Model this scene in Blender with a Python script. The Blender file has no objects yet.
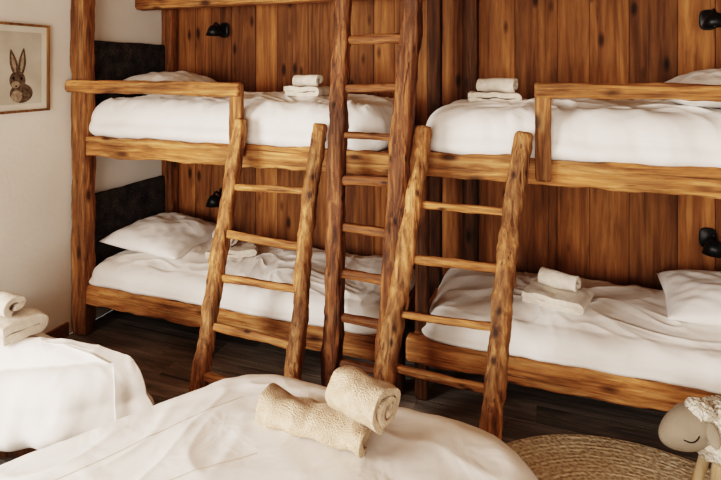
import bpy, math, random
from mathutils import Vector, Matrix, noise
from mathutils.bvhtree import BVHTree
random.seed(4)
S=bpy.context.scene
S.view_settings.view_transform='Filmic'
S.view_settings.look='High Contrast'
S.view_settings.exposure=0.4
def lin(c):
    return tuple(((v/255)/12.92 if v/255<=.04045 else ((v/255+.055)/1.055)**2.4) for v in c)+(1,)
# ------------------------------------------------------------ materials
def newmat(name):
    m=bpy.data.materials.new(name); m.use_nodes=True
    nt=m.node_tree; b=nt.nodes['Principled BSDF']
    return m,nt,b
def N(nt,t,**k):
    n=nt.nodes.new(t)
    for a,v in k.items(): setattr(n,a,v)
    return n
def wood(name,dark,mid,light,axis='z',fine=28,rough=.72,tone=False,knots=True,bump=.25,along=1.2,tv=(.6,1.15),grain=.2,blotch=(.6,1.15),gf=85,kn=(8,3.2),spec=.22,crack=.35):
    m,nt,b=newmat(name); L=nt.links.new
    tc=N(nt,'ShaderNodeTexCoord'); add=N(nt,'ShaderNodeVectorMath',operation='ADD')
    L(tc.outputs['Object'],add.inputs[0])
    at=None
    if tone:
        at=N(nt,'ShaderNodeAttribute',attribute_name='tone')
        mu=N(nt,'ShaderNodeMath',operation='MULTIPLY'); mu.inputs[1].default_value=37.
        L(at.outputs['Fac'],mu.inputs[0]); L(mu.outputs[0],add.inputs[1])
    def mp(f,a):
        n=N(nt,'ShaderNodeMapping'); s=[f,f,f]; s['xyz'.index(axis)]=a
        n.inputs['Scale'].default_value=s; L(add.outputs[0],n.inputs[0]); return n
    m1=mp(fine,along); n1=N(nt,'ShaderNodeTexNoise'); n1.inputs['Scale'].default_value=1; n1.inputs['Detail'].default_value=8
    n1.inputs['Roughness'].default_value=.7; n1.inputs['Distortion'].default_value=.5; L(m1.outputs[0],n1.inputs['Vector'])
    r=N(nt,'ShaderNodeValToRGB'); cr=r.color_ramp
    cr.elements[0].position=.32; cr.elements[0].color=lin(dark); cr.elements[1].position=.68; cr.elements[1].color=lin(light)
    e=cr.elements.new(.5); e.color=lin(mid); L(n1.outputs['Fac'],r.inputs[0])
    m2=mp(5,1.8); n2=N(nt,'ShaderNodeTexNoise'); n2.inputs['Scale'].default_value=1; n2.inputs['Detail'].default_value=5; L(m2.outputs[0],n2.inputs['Vector'])
    r2=N(nt,'ShaderNodeMapRange'); r2.inputs[1].default_value=.32;r2.inputs[2].default_value=.68;r2.inputs[3].default_value=blotch[0];r2.inputs[4].default_value=blotch[1]
    L(n2.outputs['Fac'],r2.inputs[0])
    mx=N(nt,'ShaderNodeVectorMath',operation='SCALE'); L(r.outputs[0],mx.inputs[0]); L(r2.outputs[0],mx.inputs['Scale'])
    out=mx.outputs[0]
    if tone:
        r3=N(nt,'ShaderNodeMapRange'); r3.inputs[3].default_value=tv[0];r3.inputs[4].default_value=tv[1]
        L(at.outputs['Fac'],r3.inputs[0]); m3=N(nt,'ShaderNodeVectorMath',operation='SCALE'); L(out,m3.inputs[0]); L(r3.outputs[0],m3.inputs['Scale']); out=m3.outputs[0]
    mg=mp(7,.7); ng=N(nt,'ShaderNodeTexNoise'); ng.inputs['Scale'].default_value=1; ng.inputs['Detail'].default_value=2.5; L(mg.outputs[0],ng.inputs['Vector'])
    mm=N(nt,'ShaderNodeMath',operation='MULTIPLY'); mm.inputs[1].default_value=gf; L(ng.outputs['Fac'],mm.inputs[0])
    sn=N(nt,'ShaderNodeMath',operation='SINE'); L(mm.outputs[0],sn.inputs[0])
    rg=N(nt,'ShaderNodeMapRange'); rg.inputs[1].default_value=-1;rg.inputs[2].default_value=.4;rg.inputs[3].default_value=1-grain;rg.inputs[4].default_value=1.05
    L(sn.outputs[0],rg.inputs[0]); mgx=N(nt,'ShaderNodeVectorMath',operation='SCALE'); L(out,mgx.inputs[0]); L(rg.outputs[0],mgx.inputs['Scale']); out=mgx.outputs[0]
    if knots:
        mk_=mp(*kn); v=N(nt,'ShaderNodeTexVoronoi'); v.inputs['Scale'].default_value=1; L(mk_.outputs[0],v.inputs['Vector'])
        r4=N(nt,'ShaderNodeMapRange'); r4.inputs[1].default_value=.08;r4.inputs[2].default_value=.20;r4.inputs[3].default_value=.2;r4.inputs[4].default_value=1
        L(v.outputs['Distance'],r4.inputs[0]); m4=N(nt,'ShaderNodeVectorMath',operation='SCALE'); L(out,m4.inputs[0]); L(r4.outputs[0],m4.inputs['Scale']); out=m4.outputs[0]
    mc=mp(fine*1.6,along*.5); nc=N(nt,'ShaderNodeTexNoise'); nc.inputs['Scale'].default_value=1; nc.inputs['Detail'].default_value=2; L(mc.outputs[0],nc.inputs['Vector'])
    r5=N(nt,'ShaderNodeMapRange'); r5.inputs[1].default_value=.29;r5.inputs[2].default_value=.34;r5.inputs[3].default_value=crack;r5.inputs[4].default_value=1
    L(nc.outputs['Fac'],r5.inputs[0]); m5=N(nt,'ShaderNodeVectorMath',operation='SCALE'); L(out,m5.inputs[0]); L(r5.outputs[0],m5.inputs['Scale']); out=m5.outputs[0]
    L(out,b.inputs['Base Color']); b.inputs['Roughness'].default_value=rough; b.inputs['Specular IOR Level'].default_value=spec
    ad=N(nt,'ShaderNodeMath',operation='MULTIPLY_ADD'); ad.inputs[1].default_value=.12; L(sn.outputs[0],ad.inputs[0]); L(n1.outputs['Fac'],ad.inputs[2])
    ad2=N(nt,'ShaderNodeMath',operation='MULTIPLY_ADD'); ad2.inputs[1].default_value=.5; L(r5.outputs[0],ad2.inputs[0]); L(ad.outputs[0],ad2.inputs[2])
    bp=N(nt,'ShaderNodeBump'); bp.inputs['Strength'].default_value=bump; bp.inputs['Distance'].default_value=.01
    L(ad2.outputs[0],bp.inputs['Height']); L(bp.outputs[0],b.inputs['Normal'])
    return m
def cloth(name,c,c2=None,bs=350,bump=.2,rough=.9,big=5,bd=.004,crease=0):
    m,nt,b=newmat(name); L=nt.links.new
    tc=N(nt,'ShaderNodeTexCoord'); n=N(nt,'ShaderNodeTexNoise'); n.inputs['Scale'].default_value=big; n.inputs['Detail'].default_value=4
    L(tc.outputs['Object'],n.inputs['Vector']); r=N(nt,'ShaderNodeValToRGB')
    r.color_ramp.elements[0].position=.3; r.color_ramp.elements[1].position=.7
    r.color_ramp.elements[0].color=lin(c2 or tuple(v*.93 for v in c)); r.color_ramp.elements[1].color=lin(c)
    L(n.outputs['Fac'],r.inputs[0]); L(r.outputs[0],b.inputs['Base Color'])
    n2=N(nt,'ShaderNodeTexNoise'); n2.inputs['Scale'].default_value=bs; n2.inputs['Detail'].default_value=2; L(tc.outputs['Object'],n2.inputs['Vector'])
    bp=N(nt,'ShaderNodeBump'); bp.inputs['Strength'].default_value=bump; bp.inputs['Distance'].default_value=bd
    L(n2.outputs['Fac'],bp.inputs['Height']); last=bp
    if crease:
        n3=N(nt,'ShaderNodeTexNoise'); n3.inputs['Scale'].default_value=5; n3.inputs['Detail'].default_value=2.5; n3.inputs['Distortion'].default_value=1.2; n3.inputs['Roughness'].default_value=.45
        L(tc.outputs['Object'],n3.inputs['Vector'])
        b2=N(nt,'ShaderNodeBump'); b2.inputs['Strength'].default_value=crease; b2.inputs['Distance'].default_value=.04
        L(n3.outputs['Fac'],b2.inputs['Height']); L(bp.outputs[0],b2.inputs['Normal']); last=b2
    L(last.outputs[0],b.inputs['Normal'])
    b.inputs['Roughness'].default_value=rough; b.inputs['Specular IOR Level'].default_value=.25
    return m
M_wall=cloth('plaster_white',(232,227,219),(222,215,206),bs=40,bump=.25,big=2)
M_plank=wood('pine_planks',(100,62,36),(138,90,52),(168,116,70),'z',fine=18,tone=True,tv=(.55,1.12),grain=.2,gf=50,crack=.6,blotch=(.65,1.1))
M_floor=wood('floor_oak',(92,84,78),(128,119,111),(164,153,144),'x',fine=20,rough=.34,tone=True,knots=False,tv=(.65,1.25),grain=.15,bump=.4,spec=.5)
M_ceil=wood('ceiling_pine',(110,78,48),(150,110,70),(180,140,95),'x',fine=20,tone=False)
M_railx=wood('spruce_rail',(98,62,36),(164,112,68),(208,158,108),'x',fine=30,along=2.2,bump=.6,blotch=(.5,1.15))
M_raily=wood('spruce_rail_end',(98,62,36),(164,112,68),(208,158,108),'y',fine=30,along=2.2,bump=.6,blotch=(.5,1.15))
M_post=wood('spruce_post',(82,52,32),(140,94,58),(184,136,90),'z',fine=30,along=2.2,bump=.6,blotch=(.5,1.15))
M_lad=wood('ladder_pine',(80,50,30),(150,102,63),(202,152,102),'z',fine=38,rough=.65,along=3,bump=.6,blotch=(.45,1.2),kn=(14,7))
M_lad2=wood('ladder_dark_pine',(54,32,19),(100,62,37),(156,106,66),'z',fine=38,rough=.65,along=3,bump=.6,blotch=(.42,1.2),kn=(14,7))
M_rung=wood('rung_pine',(88,54,30),(146,98,58),(190,142,92),'x',fine=50,rough=.6,along=4,bump=.5,blotch=(.6,1.15),kn=(16,7))
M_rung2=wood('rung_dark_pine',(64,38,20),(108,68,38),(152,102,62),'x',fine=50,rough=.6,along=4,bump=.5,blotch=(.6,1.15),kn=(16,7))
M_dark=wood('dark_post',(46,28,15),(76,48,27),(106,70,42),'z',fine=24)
M_base=cloth('baseboard_brown',(120,86,58),bs=60)
M_duvet=cloth('duvet_cotton',(234,229,224),(226,220,214),bs=500,bump=.06,rough=.9,crease=.22)
M_mat=cloth('mattress_ticking',(214,204,192))
M_pillow=cloth('pillow_cotton',(238,233,228),bs=500,bump=.06,crease=.2)
M_towel=cloth('towel_cream',(220,208,195),(198,185,170),bs=260,bump=.8,big=40,bd=.006)
M_towel2=cloth('towel_beige',(204,180,156),(176,152,128),bs=220,bump=1,big=40,bd=.008)
M_seam=cloth('seam_thread',(200,184,166))
M_head=cloth('headboard_felt',(78,70,66),(36,32,32),bs=60,bump=1,big=14,bd=.02)
M_black=cloth('black_metal',(18,17,17),bs=50,bump=.05,rough=.4)
def jute():
    m,nt,b=newmat('jute_braid'); L=nt.links.new
    tc=N(nt,'ShaderNodeTexCoord'); w=N(nt,'ShaderNodeTexWave',wave_type='RINGS',rings_direction='Z')
    w.inputs['Scale'].default_value=16; w.inputs['Distortion'].default_value=3; w.inputs['Detail'].default_value=4; w.inputs['Detail Scale'].default_value=14
    L(tc.outputs['Object'],w.inputs['Vector'])
    n=N(nt,'ShaderNodeTexVoronoi'); n.inputs['Scale'].default_value=50; L(tc.outputs['Object'],n.inputs['Vector'])
    mx=N(nt,'ShaderNodeMath',operation='MULTIPLY_ADD'); mx.inputs[1].default_value=.2; L(w.outputs['Fac'],mx.inputs[0]); L(n.outputs['Distance'],mx.inputs[2])
    r=N(nt,'ShaderNodeValToRGB'); r.color_ramp.elements[0].position=.1; r.color_ramp.elements[1].position=.85
    r.color_ramp.elements[0].color=lin((180,158,128)); r.color_ramp.elements[1].color=lin((226,210,182)); L(mx.outputs[0],r.inputs[0]); L(r.outputs[0],b.inputs['Base Color'])
    bp=N(nt,'ShaderNodeBump'); bp.inputs['Distance'].default_value=.008; bp.inputs['Strength'].default_value=.8; L(mx.outputs[0],bp.inputs['Height']); L(bp.outputs[0],b.inputs['Normal'])
    b.inputs['Roughness'].default_value=.95; return m
M_jute=jute()
# ------------------------------------------------------------ geometry helpers
def mk(name,geo,mat,parent=None,smooth=True,tones=None):
    v,f=geo; me=bpy.data.meshes.new(name); me.from_pydata([tuple(p) for p in v],[],f); me.update()
    if smooth:
        for p in me.polygons: p.use_smooth=True
    if tones:
        a=me.attributes.new('tone','FLOAT','POINT')
        for i,t in enumerate(tones): a.data[i].value=t
    me.materials.append(mat); o=bpy.data.objects.new(name,me); S.collection.objects.link(o)
    if parent: o.parent=parent
    return o
def empty(name,loc=(0,0,0)):
    e=bpy.data.objects.new(name,None); e.location=loc; e.empty_display_size=.1; S.collection.objects.link(e); return e
def join(*gs):
    V=[];F=[]
    for v,f in gs:
        o=len(V); V+=list(v); F+=[tuple(i+o for i in q) for q in f]
    return V,F
def box(x0,x1,y0,y1,z0,z1):
    v=[(x0,y0,z0),(x1,y0,z0),(x1,y1,z0),(x0,y1,z0),(x0,y0,z1),(x1,y0,z1),(x1,y1,z1),(x0,y1,z1)]
    return v,[(3,2,1,0),(4,5,6,7),(0,1,5,4),(1,2,6,5),(2,3,7,6),(3,0,4,7)]
def log(p0,p1,a,b,ex=2.2,amp=.006,seed=0,n=30,seg=22,crook=.004,taper=1.0,fr=5):
    p0=Vector(p0);p1=Vector(p1);d=(p1-p0); Ln=d.length; d.normalize()
    up=Vector((0,0,1)) if abs(d.z)<.7 else Vector((0,1,0))
    s=d.cross(up).normalized(); u=s.cross(d).normalized()
    V=[];F=[]
    ts=[0]+[.012/Ln*1.0]+[i/n for i in range(1,n)]+[1-.012/Ln]+[1]
    for k,t in enumerate(ts):
        c=p0+d*Ln*t
        c=c+s*crook*noise.noise(Vector((t*Ln*1.3,seed*3.1,0)))+u*crook*noise.noise(Vector((t*Ln*1.3,seed*5.3,9)))
        sh=.82 if k in(0,len(ts)-1) else 1.0
        tp=1+(taper-1)*t
        for j in range(seg):
            th=2*math.pi*(j+.5)/seg; cx,sx=math.cos(th),math.sin(th)
            x=math.copysign(abs(cx)**(2/ex),cx); y=math.copysign(abs(sx)**(2/ex),sx)
            q=Vector((cx*1.2,sx*1.2,t*Ln*fr+seed*7.7)); q3=Vector((cx*3,sx*3,t*Ln*fr*3+seed))
            r=1+ (amp/max(a,b))*(noise.noise(q)+.6*noise.noise(q3))
            V.append(c+s*(x*a*r*sh*tp)+u*(y*b*r*sh*tp))
    m=len(ts)
    for k in range(m-1):
        for j in range(seg):
            j2=(j+1)%seg; F.append((k*seg+j,k*seg+j2,(k+1)*seg+j2,(k+1)*seg+j))
    F.append(tuple(reversed(range(seg)))); F.append(tuple((m-1)*seg+j for j in range(seg)))
    return V,F
def outline(corners,rad,n):
    pts=[];m=len(corners)
    for i in range(m):
        P=Vector(corners[i]);A=Vector(corners[i-1]);B=Vector(corners[(i+1)%m]); r=rad[i] if hasattr(rad,'__len__') else rad
        a=P+(A-P).normalized()*r; b=P+(B-P).normalized()*r
        for k in range(11):
            t=k/10; pts.append(a*(1-t)**2+P*2*t*(1-t)+b*t*t)
    L=[0]
    for i in range(len(pts)): L.append(L[-1]+(pts[(i+1)%len(pts)]-pts[i]).length)
    out=[];j=0
    for k in range(n):
        d=L[-1]*k/n
        while L[j+1]<d: j+=1
        t=(d-L[j])/max(1e-9,L[j+1]-L[j]); out.append(pts[j].lerp(pts[(j+1)%len(pts)],t))
    return out
def duvet(corners,rad,zt,zb,crown=.04,wr=.012,seed=0,n=260,R=60,edge=.09,fold=.015,bulge=.02,flare=0.,freq=3.2):
    o=outline(corners,rad,n); c=sum(o,Vector((0,0)))/n; V=[];F=[]
    nr=[]
    for i in range(n):
        t=(o[(i+1)%n]-o[i-1]).normalized(); nn=Vector((t.y,-t.x))
        if nn.dot(o[i]-c)<0: nn=-nn
        nr.append(nn)
    pins=[o[i]-nr[i]*edge for i in range(n)]
    for _ in range(60): pins=[(pins[i-1]+pins[i]*2+pins[(i+1)%n])/4 for i in range(n)]
    dv=[o[i]-pins[i] for i in range(n)]
    ed=[v.length for v in dv]; nr=[v.normalized() for v in dv]
    K=22
    H=zt-zb
    def wrk(p):
        q=Vector((p.x*freq,p.y*freq,seed*4.7)); q=q+Vector((noise.noise(q*.7),noise.noise(q*.7+Vector((5,5,5))),0))*.9
        a=1-abs(noise.noise(q)); b=1-abs(noise.noise(q*2.6+Vector((3,1,2))))
        return (a**3-.5)*.8+(b**5-.35)*.45+.6*noise.noise(q*.6+Vector((9,9,9)))+.10*noise.noise(q*7)
    V.append(Vector((c.x,c.y,zt+crown+wr*wrk(c))))
    e=min(edge,H*.6)
    for k in range(1,R+1):
        t=k/R
        for i in range(n):
            q=c+(pins[i]-c)*t
            z=zt+crown*(1-t**2.5)+wr*wrk(q)
            V.append(Vector((q.x,q.y,z)))
    for k in range(1,K+1):
        t=k/K
        for i,p in enumerate(o):
            dirv=nr[i]; pin=pins[i]; E=ed[i]
            if t<.55:
                a=t/.55*math.pi/2; off=E*math.sin(a); z=zt-e*(1-math.cos(a))
            else:
                tt=(t-.55)/.45; off=E+bulge*math.sin(tt*math.pi)+flare*tt; z=zt-e-(H-e)*tt
                if flare==0: off-=.03*tt**4
            q=pin+dirv*off
            ww=wr*wrk(q)*(1-t)
            ft=min(1,t*1.6)*(1 if flare>0 else max(.3,1-t))
            f=fold*ft*(noise.noise(Vector((p.x*6,p.y*6,t*1.2+seed)))+.4*noise.noise(Vector((p.x*15,p.y*15,t*2+seed))))
            V.append(Vector((q.x+dirv.x*f,q.y+dirv.y*f,z+ww)))
    for i in range(n): F.append((0,1+i,1+(i+1)%n))
    T=R+K
    for k in range(T-1):
        for i in range(n):
            i2=(i+1)%n; a=1+k*n; F.append((a+i,a+n+i,a+n+i2,a+i2))
    F.append(tuple(1+(T-1)*n+i for i in reversed(range(n))))
    bv=BVHTree.FromPolygons([tuple(v) for v in V],F[:-1])
    def h(x,y):
        r=bv.ray_cast(Vector((x,y,3)),Vector((0,0,-1))); return r[0].z if r[0] else zt
    return (V,F),h
def pillow(cx,cy,cz,lx,ly,th,rot=0,tilt=0,seed=0,ax='Y'):
    n=44;V=[];F=[]
    def P(u,v,sg):
        x=u*lx/2*(1-.05*(1-abs(v))*abs(u)); y=v*ly/2*(1-.05*(1-abs(u))*abs(v))
        t=((1-abs(u)**2.6)*(1-abs(v)**2.6)); t=max(0,t)**.55
        z=sg*th/2*t*(1+.18*noise.noise(Vector((u*2,v*2,seed+sg))))+ (.012*noise.noise(Vector((u*5,v*5,seed)))*t)
        if sg<0: z*=.55
        return Vector((x,y,z))
    for sg in(1,-1):
        for i in range(n+1):
            for j in range(n+1): V.append(P(i/n*2-1,j/n*2-1,sg))
    m=(n+1)**2
    for i in range(n):
        for j in range(n):
            a=i*(n+1)+j; F.append((a,a+n+1,a+n+2,a+1)); F.append((m+a,m+a+1,m+a+n+2,m+a+n+1))
    M=Matrix.Translation((cx,cy,cz))@Matrix.Rotation(rot,4,'Z')@Matrix.Rotation(tilt,4,ax)
    o=mk('pillow',([M@v for v in V],F),M_pillow)
    md=o.modifiers.new('weld','WELD'); md.merge_threshold=.0008
    return o
# ------------------------------------------------------------ dimensions
XL,XR,YB,YF,ZC=-2.95,2.7,3.56,-2.4,2.65
FY=2.63 # bunk front plane
gs=[];tn=[]
y=YF
while y<YB:
    x=XL-random.random()*1.5
    while x<XR:
        l=random.uniform(1.3,2.2); x0=max(x,XL); x1=min(x+l,XR)
        if x1>x0+.02:
            gs.append(box(x0+.001,x1-.001,y+.0015,min(y+.148,YB),-.03,0)); tn+= [random.random()]*8
        x+=l
    y+=.15
gs.append(box(XL,XR,YF,YB,-.1,-.006)); tn+=[0]*8
mk('floor',join(*gs),M_floor,smooth=False,tones=tn)
gs=[];tn=[];x=XL
while x<XR:
    w=random.choice([.15,.19,.22,.26]); x1=min(x+w,XR)
    yo=random.uniform(0,.006)
    gs.append(box(x+.002,x1-.002,YB-.012-yo,YB+.03,0,ZC)); tn+=[random.random()]*8; x+=w
gs.append(box(XL,XR,YB,YB+.1,0,ZC)); tn+=[0]*8
mk('wall_back',join(*gs),M_plank,smooth=False,tones=tn)
def holed(axis,c0,c1,a0,a1,h):
    (p0,p1,q0,q1)=h
    def bx(s0,s1,z0,z1):
        return box(c0,c1,s0,s1,z0,z1) if axis=='x' else box(s0,s1,c0,c1,z0,z1)
    return join(bx(a0,p0,0,ZC),bx(p1,a1,0,ZC),bx(p0,p1,0,q0),bx(p0,p1,q1,ZC))
HL=(-1.5,.5,.8,2.2); HF=(-1.6,1.0,.9,2.2)
mk('wall_left',holed('x',XL-.15,XL,YF,YB+.1,HL),M_wall,smooth=False)
mk('wall_front',holed('y',YF-.15,YF,XL,XR,HF),M_wall,smooth=False)
mk('wall_right',box(XR,XR+.1,YF,YB+.1,0,ZC),M_wall,smooth=False)
mk('ceiling',box(XL,XR,YF,YB,ZC,ZC+.1),M_ceil,smooth=False)
def win(name,axis,c,h):
    a0,a1,z0,z1=h; w=.06
    def bx(s0,s1,q0,q1,d=.03):
        return box(c-d,c+d,s0,s1,q0,q1) if axis=='x' else box(s0,s1,c-d,c+d,q0,q1)
    m=(a0+a1)/2
    mk(name,join(bx(a0,a1,z0,z0+w),bx(a0,a1,z1-w,z1),bx(a0,a0+w,z0,z1),bx(a1-w,a1,z0,z1),bx(m-w/2,m+w/2,z0,z1)),M_dark,smooth=False)
win('window_1','x',XL-.1,HL); win('window_2','y',YF-.1,HF)
mk('baseboard_left',box(XL,XL+.018,YF,2.56,0,.09),M_base,smooth=False)
mk('trim_1',log((XL+.05,3.49,0),(XL+.05,3.49,ZC),.05,.05,7,.003,3),M_post)
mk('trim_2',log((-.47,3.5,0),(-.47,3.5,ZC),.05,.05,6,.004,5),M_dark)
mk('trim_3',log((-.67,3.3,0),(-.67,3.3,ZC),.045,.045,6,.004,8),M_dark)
mk('loft_beam',log((XL,3.2,2.255),(1.3,3.2,2.255),.05,.06,5,.006,11,n=60),M_railx)
# ------------------------------------------------------------ bunks
H={}
def bunk(x0,x1,left,key):
    e=empty('bunk_bed',((x0+x1)/2,3.0,0))
    inv=Matrix.Translation(-Vector(e.location))
    def add(nm,g,mat,**k):
        g=([inv@Vector(v) for v in g[0]],g[1]); return mk(nm,g,mat,parent=e,**k)
    sd=1 if left else 2
    for lv,(z0,z1) in enumerate([(.205,.33),(1.18,1.305)] if left else [(.235,.36),(1.195,1.315)]):
        zc=(z0+z1)/2; hh=(z1-z0)/2
        add('front_rail_%d'%lv,log((x0-.02,FY,zc),(x1+.02,FY,zc),.032,hh,7,.014,sd+lv*3,n=120,crook=.008,seg=32,fr=4),M_railx)
        add('back_rail_%d'%lv,log((x0,3.5,zc),(x1,3.5,zc),.03,hh,5,.005,sd+lv+20,n=30),M_railx)
        add('end_rail_%d_a'%lv,log((x0+.03,FY,zc),(x0+.03,3.5,zc),.03,hh,5,.005,sd+30),M_raily)
        add('end_rail_%d_b'%lv,log((x1-.03,FY,zc),(x1-.03,3.5,zc),.03,hh,5,.005,sd+31),M_raily)
        add('slat_base_%d'%lv,box(x0+.05,x1-.05,FY+.04,3.47,z0+.005,z0+.04),M_railx,smooth=False)
        zt=(.46 if left else .49) if lv==0 else 1.55
        m0=z0+.042
        add('mattress_%d'%lv,log((x0+.12,(FY+3.47)/2+.02,(m0+zt-.10)/2),(x1-.12,(FY+3.47)/2+.02,(m0+zt-.10)/2),.345,(zt-.10-m0)/2,9,.002,1,n=20,seg=40),M_mat)
        yf=FY-.02 if lv==0 else FY-.012
        g,h=duvet([(x0+.06,yf),(x1-.04,yf),(x1-.04,3.46),(x0+.06,3.46)],.14,zt,z1-.012,crown=.05 if lv==0 else .03,wr=.022 if lv==0 else .026,seed=sd*3+lv,n=420,R=60,edge=.10 if lv==0 else .15,fold=.045,bulge=.02,freq=2.8 if lv==0 else 3.4)
        H[key+str(lv)]=h
        add('duvet_%d'%lv,g,M_duvet)
    return e,add
eL,aL=bunk(-2.93,-.78,True,'L')
eR,aR=bunk(-.66,1.35,False,'R')
aL('post_front_left',log((-2.886,FY,0),(-2.886,FY,ZC),.06,.05,6,.009,2,n=90,crook=.008),M_post)
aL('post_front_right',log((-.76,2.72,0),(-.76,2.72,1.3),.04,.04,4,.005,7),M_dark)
aL('guard_rail',log((-2.945,FY-.07,1.628),(-1.645,FY-.06,1.628),.024,.040,5,.008,12,n=70,crook=.006),M_railx)
aL('guard_post',log((-1.68,FY-.045,1.24),(-1.68,FY-.045,1.665),.040,.022,5,.004,13),M_post)
aL('headboard_lower',log((-2.925,2.72,.60),(-2.925,3.44,.60),.025,.28,10,.006,15,n=30),M_head)
aL('headboard_upper',log((-2.925,2.70,1.62),(-2.925,3.44,1.62),.025,.32,10,.006,16,n=30),M_head)
aR('guard_rail',log((-.05,FY-.05,1.645),(1.38,FY-.05,1.645),.026,.035,4,.008,17,n=70,crook=.006),M_railx)
aR('guard_post',log((-.01,FY-.045,1.22),(-.01,FY-.045,1.675),.036,.022,5,.004,18),M_post)
aR('post_front_right',log((1.36,FY,0),(1.36,FY,1.7),.05,.05,4,.006,19),M_post)
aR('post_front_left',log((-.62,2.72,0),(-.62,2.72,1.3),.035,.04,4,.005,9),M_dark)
aR('post_back_right',log((1.36,3.48,0),(1.36,3.48,1.7),.05,.05,4,.006,21),M_post)
aR('headboard_lower',log((1.33,2.75,.60),(1.33,3.42,.60),.02,.27,10,.004,15,n=30),M_head)
# ------------------------------------------------------------ ladders
def ladder(lt,lb,rt,rb,r,zs,mat,mat2,seed,rr=.018,ex=2.3,crook=.02,r2=None):
    lt,lb,rt,rb=map(Vector,(lt,lb,rt,rb)); r2=r2 or r
    cen=(lb+rb)/2; e=empty('wooden_ladder',(cen.x,cen.y,0)); off=Vector((cen.x,cen.y,0))
    lt-=off;lb-=off;rt-=off;rb-=off
    mk('stiles',join(log(lb,lt,r,r*.9,ex,.010,seed,n=120,crook=crook,taper=.94,fr=9,seg=28),log(rb,rt,r2*.95,r2*.95,ex,.010,seed+1,n=120,crook=crook,taper=.94,fr=9,seg=28)),mat,parent=e)
    g=[]
    for i,z in enumerate(zs):
        a=lb.lerp(lt,(z-lb.z)/(lt.z-lb.z)); b=rb.lerp(rt,(z-rb.z)/(rt.z-rb.z)); b=b+Vector((0,0,random.uniform(-.014,.014)))
        g.append(log(a,b,rr*.9,rr*random.uniform(.85,1.2),2.6,.005,seed+i+2,n=24,crook=.018,fr=6))
    mk('rungs',join(*g),mat2,parent=e)
    return e
ladder((-1.63,2.545,1.46),(-1.63,2.13,.018),(-1.137,2.545,1.45),(-1.137,2.13,.018),.043,[1.10,.87,.65,.43,.22],M_lad,M_rung,40,crook=.03)
ladder((-.571,2.535,1.46),(-.70,2.13,.018),(-.096,2.535,1.45),(-.25,2.13,.018),.047,[1.10,.86,.63,.41,.20],M_lad,M_rung,50,crook=.03)
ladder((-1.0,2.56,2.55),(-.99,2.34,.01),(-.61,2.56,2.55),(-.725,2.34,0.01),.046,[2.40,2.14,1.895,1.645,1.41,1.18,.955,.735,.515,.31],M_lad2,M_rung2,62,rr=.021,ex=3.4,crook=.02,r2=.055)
# ------------------------------------------------------------ pillows
pillow(-2.58,3.08,H['L0'](-2.58,3.08)+.045,.62,.66,.21,.06,.10,1)
pillow(-2.56,3.12,H['L1'](-2.56,3.12)+.045,.55,.62,.22,-.05,.06,2)
pillow(.90,3.12,H['R0'](.90,3.12)+.045,.64,.62,.20,-.1,-.08,3)
pillow(.87,3.08,H['R1'](.87,3.08)+.07,.60,.68,.24,.05,-.10,4)
# ------------------------------------------------------------ towels
def ribbon(path,length,thick,M,name,mat,parent,seed=0,nl=16,amp=.003):
    V=[];F=[];n=len(path)
    for i,(x,z) in enumerate(path):
        for j in range(nl+1):
            y=(j/nl-.5)*length; q=Vector((x*18,y*14,z*18+seed*3))
            V.append(M@Vector((x+amp*noise.noise(q),y+amp*2*noise.noise(Vector((i*.05,seed,0))),z+amp*noise.noise(q+Vector((7,3,1))))))
    for i in range(n-1):
        for j in range(nl):
            a=i*(nl+1)+j; F.append((a,a+nl+1,a+nl+2,a+1))
    o=mk(name,(V,F),mat,parent=parent)
    s=o.modifiers.new('thick','SOLIDIFY'); s.thickness=thick; s.offset=0
    s2=o.modifiers.new('bev','BEVEL'); s2.width=thick*.3; s2.segments=2; s2.limit_method='ANGLE'
    return o
def spiral(R,th,sq=1.0,xs=1.0,endang=1.45*math.pi):
    p=[];r=.012;a=0;g=th*1.12*.22/(2*math.pi)/min(1,sq)
    while r<R-th/2: a+=.22; r+=g
    ph=endang-a; r=.012; a=0
    while r<R-th/2:
        p.append((r*math.cos(a+ph)*xs,r*math.sin(a+ph)*sq)); a+=.22; r+=g
    return p
def folds(W,n,th):
    p=[];sp=th*1.12;z=0;d=1
    for k in range(n):
        xs=[(-W/2+W*i/12)*d for i in range(13)]; p+=[(x,z) for x in xs]
        if k<n-1:
            for i in range(1,6):
                a=-math.pi/2+math.pi*i/6; p.append((d*(W/2+sp/2*math.cos(a)),z+sp/2+sp/2*math.sin(a)))
        z+=sp;d=-d
    return p
def towel_set(x,y,h,W=.2,L=.26,layers=4,th=.018,R=.045,Lr=.2,rot=0,rrot=0,roff=(0,0),mat=None,seed=0):
    mat=mat or M_towel; z=h(x,y); e=empty('towel_set',(x,y,z))
    B=Matrix.Rotation(rot,4,'Z')@Matrix.Translation((0,0,th*.45))
    ribbon(folds(W,layers,th),L,th,B,'folded_towel',mat,e,seed,amp=.010)
    top=layers*th*1.12
    C=Matrix.Translation((roff[0],roff[1],top+R-.008))@Matrix.Rotation(rrot,4,'Z')
    ribbon(spiral(R,th*.7,.88,1.08),Lr,th*.7,C,'rolled_towel',mat,e,seed+5,amp=.010)
    return e
towel_set(-1.41,2.95,H['L1'],W=.2,L=.2,layers=2,th=.028,R=.044,Lr=.18,rot=0,rrot=1.4,roff=(.01,0),seed=1)
towel_set(-.28,2.95,H['R1'],W=.25,L=.2,layers=2,th=.026,R=.048,Lr=.21,rot=.1,rrot=1.3,roff=(.03,0),seed=2)
towel_set(-2.0,3.02,H['L0'],W=.3,L=.24,layers=2,th=.022,R=.05,Lr=.2,rot=.5,rrot=1.1,roff=(-.05,.0),seed=3)
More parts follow.
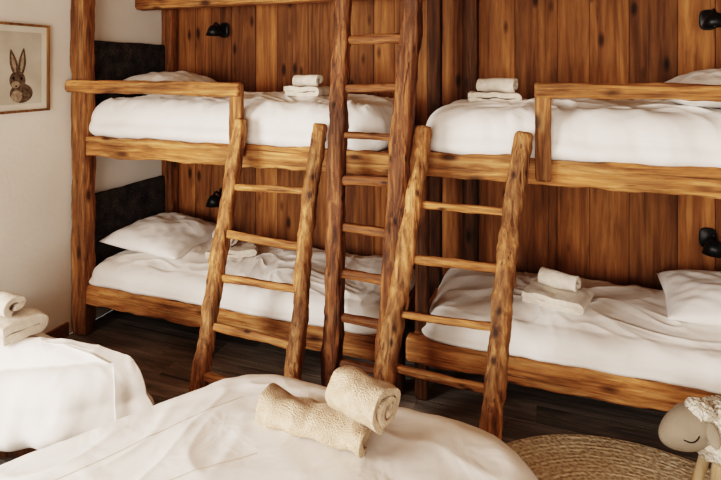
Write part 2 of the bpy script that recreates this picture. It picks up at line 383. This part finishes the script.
towel_set(.05,2.90,H['R0'],W=.27,L=.22,layers=2,th=.028,R=.052,Lr=.19,rot=-.3,rrot=1.2,roff=(.02,0.02),seed=4)
# ------------------------------------------------------------ near beds
def bed(corners,rad,zt,zb,name,**k):
    c=sum((Vector(p) for p in corners),Vector((0,0)))/len(corners); e=empty(name,(c.x,c.y,0)); inv=Matrix.Translation((-c.x,-c.y,0))
    g,h=duvet(corners,rad,zt,zb,**k)
    mk('duvet',([inv@v for v in g[0]],g[1]),M_duvet,parent=e)
    ins=[Vector(p).lerp(c,.2) for p in corners]
    def prism(z0,z1,f=0):
        o=outline([tuple(p.lerp(c,f)) for p in ins],.06,48); V=[Vector((p.x,p.y,z0)) for p in o]+[Vector((p.x,p.y,z1)) for p in o]
        F=[(i,(i+1)%48,48+(i+1)%48,48+i) for i in range(48)]+[tuple(reversed(range(48))),tuple(range(48,96))]
        return [inv@v for v in V],F
    mk('mattress',prism(.30,zt-.08),M_mat,parent=e); mk('bed_base',prism(.14,.30,.01),M_dark,parent=e)
    gs=[]
    for p in ins:
        q=p.lerp(c,.1)-c; gs.append(log((q.x,q.y,0),(q.x,q.y,.15),.03,.03,3,.001,1,n=4))
    mk('legs',join(*gs),M_dark,parent=e)
    return e,h,inv
eb,hb,ib=bed([(-2.52,-.25),(.16,-.25),(.04,1.83),(-1.14,1.88)],[.2,.2,.36,.20],.575,.24,'double_bed',crown=.045,wr=.014,seed=9,n=460,R=150,edge=.15,fold=.03,bulge=.03,flare=.02,freq=2.0)
el,hl,il=bed([(-2.86,1.16),(-1.72,1.64),(-1.60,1.87),(-2.86,2.0)],[.15,.2,.2,.12],.465,.22,'single_bed',crown=.08,wr=.014,seed=5,n=320,R=80,edge=.13,fold=.04,bulge=.04,flare=.02,freq=2.2)
def seam(pts,h,inv,parent):
    P=[]
    for a,b in zip(pts[:-1],pts[1:]):
        for i in range(40):
            t=i/40; x=a[0]+(b[0]-a[0])*t; y=a[1]+(b[1]-a[1])*t; P.append(Vector((x,y,h(x,y)+.0004)))
    V=[];F=[];r=.0014
    for i,p in enumerate(P):
        d=(P[min(i+1,len(P)-1)]-P[max(i-1,0)]).normalized(); s=d.cross(Vector((0,0,1))).normalized(); u=s.cross(d)
        for j in range(6):
            a=j*math.pi/3; V.append(inv@(p+s*math.cos(a)*r+u*math.sin(a)*r))
    for i in range(len(P)-1):
        for j in range(6): F.append((i*6+j,i*6+(j+1)%6,i*6+6+(j+1)%6,i*6+6+j))
    mk('seam',(V,F),M_seam,parent=parent)
seam([(-1.5,.75),(-1.0,1.62)],hb,ib,eb)
seam([(-1.12,1.02),(-.80,1.36)],hb,ib,eb)
def fg():
    x,y=-.69,1.53; z=hb(x,y); e=empty('towel_set',(x,y,z))
    B=Matrix.Translation((-.01,-.01,.042))@Matrix.Rotation(math.radians(84),4,'Z')
    ribbon(spiral(.082,.021,.5,1.1),.38,.022,B,'flat_rolled_towel',M_towel2,e,3,nl=34,amp=.016)
    C=Matrix.Translation((.165,-.02,.084+.062))@Matrix.Rotation(math.radians(70),4,'Z')
    ribbon(spiral(.074,.020,.88,1.05),.185,.020,C,'rolled_towel',M_towel2,e,8,nl=24,amp=.014)
fg()
towel_set(-2.33,1.70,hl,W=.15,L=.26,layers=2,th=.038,R=.06,Lr=.26,rot=1.4,rrot=1.5,roff=(-.05,0),mat=M_towel,seed=6)
# ------------------------------------------------------------ rug
def rug(cx,cy,R):
    V=[Vector((0,0,.010))];F=[];n=128;K=120
    for k in range(1,K+1):
        r=R*k/K
        for i in range(n):
            a=2*math.pi*i/n; V.append(Vector((r*math.cos(a),r*math.sin(a),.009+.001*math.cos(k*math.pi*.5)+.001*noise.noise(Vector((r*40,a*30,0))) if k<K else .0)))
    for i in range(n): F.append((0,1+i,1+(i+1)%n))
    for k in range(K-1):
        for i in range(n): a=1+k*n;F.append((a+i,a+n+i,a+n+(i+1)%n,a+(i+1)%n))
    o=mk('round_jute_rug',(V,F),M_jute); o.location=(cx,cy,.001)
rug(.36,1.91,.8)
# ------------------------------------------------------------ sheep stool
M_wool=cloth('wool',(236,229,216),(212,200,182),bs=90,bump=1,big=30,bd=.02)
M_face=cloth('felt_taupe',(158,146,130),(136,124,108),bs=200,bump=.5)
M_leg=wood('beech_leg',(190,160,120),(214,188,150),(230,208,176),'z',knots=False,grain=.1,crack=1)
def ell(c,rx,ry,rz,n=32,disp=0,fr=14,rot=None,egg=0):
    V=[];F=[];R=rot or Matrix.Identity(4)
    for i in range(n+1):
        th=math.pi*i/n
        for j in range(2*n):
            ph=math.pi*j/n; p=Vector((math.sin(th)*math.cos(ph),math.sin(th)*math.sin(ph),math.cos(th)))
            k=1+disp*(1-2*noise.voronoi(p*fr*.35)[0][0]) if disp else 1
            q=Vector((p.x*rx,p.y*ry,p.z*rz))*k
            if egg: s=1+egg*p.x; q.y*=s; q.z*=s
            V.append(R@q+Vector(c))
    for i in range(n):
        for j in range(2*n): F.append((i*2*n+j,(i+1)*2*n+j,(i+1)*2*n+(j+1)%(2*n),i*2*n+(j+1)%(2*n)))
    return V,F
def sheep(x,y):
    e=empty('sheep_stool',(x,y,0))
    mk('wool_body',ell((.01,0,.35),.22,.14,.125,48,.12,16),M_wool,parent=e)
    gs=[]
    for sx in(-1,1):
        for sy in(-1,1): gs.append(log((sx*.16,sy*.10,0.013),(sx*.11,sy*.06,.27),.014,.014,2,.0,1,n=6,taper=1.6,crook=0))
    mk('legs',join(*gs),M_leg,parent=e)
    R=Matrix.Rotation(math.radians(205),4,'Z')@Matrix.Rotation(math.radians(18),4,'Y')
    hc=Vector((-.22,-.06,.375))
    mk('head',ell(hc,.105,.068,.074,28,0,rot=R,egg=-.22),M_face,parent=e)
    for s in(-1,1):
        Re=R@Matrix.Rotation(s*math.radians(60),4,'Z')@Matrix.Rotation(.5,4,'Y')
        oc=hc+R@Vector((-.055,s*.08,.012))
        mk('ear_%d'%(s+2),ell(oc,.045,.022,.012,14,0,rot=Re),M_face,parent=e)
    mk('wool_tuft',ell(hc+R@Vector((-.075,0,.045)),.05,.055,.04,24,.15,16),M_wool,parent=e)
    for s in(-1,1):
        P=[]
        for i in range(9):
            t=-.6+1.2*i/8; u=Vector((.15+t*.35,s*.86,.22-.18*math.cos(t*2.2)))
            u.normalize(); sc=1-.22*u.x
            P.append(hc+R@Vector((u.x*.107,u.y*.0695*sc,u.z*.0755*sc)))
        gs=[log(P[i],P[i+1],.0022,.0022,2,0,1,n=2,seg=6,crook=0) for i in range(8)]
        mk('eyelid_%d'%(s+2),join(*gs),M_black,parent=e)
sheep(.72,2.34)
# ------------------------------------------------------------ wall lamps
def sconce(x,z):
    e=empty('wall_lamp',(x,YB-.02,z))
    mk('plate',log((0,0,0),(0,-.018,0),.045,.06,3,.0,1,n=3,crook=0,seg=24),M_black,parent=e)
    pts=[(0,-.018,0),(0,-.07,.02),(.0,-.11,.05),(0,-.13,.045),(0,-.14,.02)]
    gs=[log(pts[i],pts[i+1],.008,.008,2,0,1,n=3,crook=0,seg=10) for i in range(4)]
    mk('arm',join(*gs),M_black,parent=e)
    V=[];F=[];n=32;prof=[(.012,.03),(.03,.022),(.045,0),(.062,-.05),(.058,-.05),(.04,-.002),(.0,.015)]
    for r,zz in prof:
        for j in range(n): a=2*math.pi*j/n; V.append(Vector((r*math.cos(a),-.14+r*math.sin(a),zz)))
    for i in range(len(prof)-1):
        for j in range(n): F.append((i*n+j,i*n+(j+1)%n,(i+1)*n+(j+1)%n,(i+1)*n+j))
    mk('shade',(V,F),M_black,parent=e)
    mk('bulb',ell((0,-.14,-.02),.02,.02,.028,12),M_towel,parent=e)
sconce(-2.41,2.05); sconce(-2.41,.74); sconce(.89,2.03); sconce(.89,.76)
# ------------------------------------------------------------ picture
def picture():
    y0,y1,z0,z1=2.02,2.42,1.485,2.015; X=XL+.002; e=empty('framed_rabbit_print',(X,(y0+y1)/2,(z0+z1)/2)); inv=Matrix.Translation(-Vector(e.location))
    T=lambda g:([inv@Vector(v) for v in g[0]],g[1])
    w=.014; M_fr=wood('frame_wood',(92,64,40),(130,94,60),(158,120,80),'z',knots=False)
    mk('frame',T(join(box(X,X+.02,y0,y1,z0,z0+w),box(X,X+.02,y0,y1,z1-w,z1),box(X,X+.02,y0,y0+w,z0+w,z1-w),box(X,X+.02,y1-w,y1,z0+w,z1-w))),M_fr,parent=e,smooth=False)
    mk('mat_board',T(box(X,X+.006,y0+w,y1-w,z0+w,z1-w)),cloth('mat_board',(224,218,206),bs=20,bump=0),parent=e,smooth=False)
    m=.05
    mk('print',T(box(X+.006,X+.007,y0+m,y1-m,z0+m,z1-m)),cloth('print_paper',(200,194,182),(180,172,158),bs=20,bump=0,big=6),parent=e,smooth=False)
    fur=cloth('print_fur',(116,98,80),(60,50,42),bs=80,bump=0,big=70); furl=cloth('print_fur_light',(176,160,140),(130,112,92),bs=80,bump=0,big=60); blk=cloth('print_black',(14,12,12),bs=10,bump=0)
    def blob(nm,cy,cz,ry,rz,rot,mat,d,pt=0):
        V=[];n=36
        for i in range(n):
            a=2*math.pi*i/n; u=ry*math.cos(a);v=rz*math.sin(a)
            if pt: u*=(1-pt*max(0,v/rz))
            V.append(Vector((X+d,cy+u*math.cos(rot)-v*math.sin(rot),cz+u*math.sin(rot)+v*math.cos(rot))))
        mk(nm,T((V,[tuple(range(n))])),mat,parent=e)
    c=2.22
    blob('rabbit_body',c+.02,1.60,.072,.058,0,fur,.0074)
    blob('rabbit_chest',c-.01,1.583,.034,.036,0,furl,.0078)
    blob('rabbit_head',c-.005,1.677,.050,.056,.1,fur,.0082)
    blob('rabbit_cheek',c-.018,1.652,.026,.020,0,furl,.0086)
    blob('rabbit_ear_1',c-.03,1.78,.024,.082,.22,fur,.0090,.5); blob('rabbit_ear_2',c+.024,1.785,.024,.085,-.12,fur,.0090,.5)
    blob('rabbit_ear_in_1',c-.03,1.78,.010,.058,.22,furl,.0094,.5); blob('rabbit_ear_in_2',c+.024,1.785,.010,.06,-.12,furl,.0094,.5)
    blob('rabbit_eye_1',c-.030,1.689,.007,.008,0,blk,.0096); blob('rabbit_eye_2',c+.018,1.689,.008,.009,0,blk,.0096); blob('rabbit_nose',c-.014,1.643,.007,.005,0,blk,.0098)
picture()
# ------------------------------------------------------------ camera & light
cam=bpy.data.cameras.new('camera'); co=bpy.data.objects.new('camera',cam); S.collection.objects.link(co)
co.location=(0,0,1.75); co.rotation_euler=(math.radians(90),0,math.radians(19.6)); cam.sensor_width=36; cam.lens=36*520/721; cam.shift_y=-172/721; cam.clip_start=.02
S.camera=co
def area(name,loc,tgt,sx,sy,p,c):
    l=bpy.data.lights.new(name,'AREA'); l.shape='RECTANGLE'; l.size=sx;l.size_y=sy;l.energy=p;l.color=c
    o=bpy.data.objects.new(name,l); o.location=loc; o.rotation_euler=(Vector(tgt)-Vector(loc)).to_track_quat('-Z','Y').to_euler(); S.collection.objects.link(o)
area('window_light_left',(XL-.04,-.5,1.5),(XL+3,.6,1.0),1.9,1.3,190,(1,.94,.87))
area('window_light_front',(-.3,YF-.04,1.55),(-.6,2,1.2),2.4,1.2,95,(1,.93,.85))
w=bpy.data.worlds.new('world'); S.world=w; w.use_nodes=True; w.node_tree.nodes['Background'].inputs[0].default_value=(.9,.95,1,1); w.node_tree.nodes['Background'].inputs[1].default_value=1
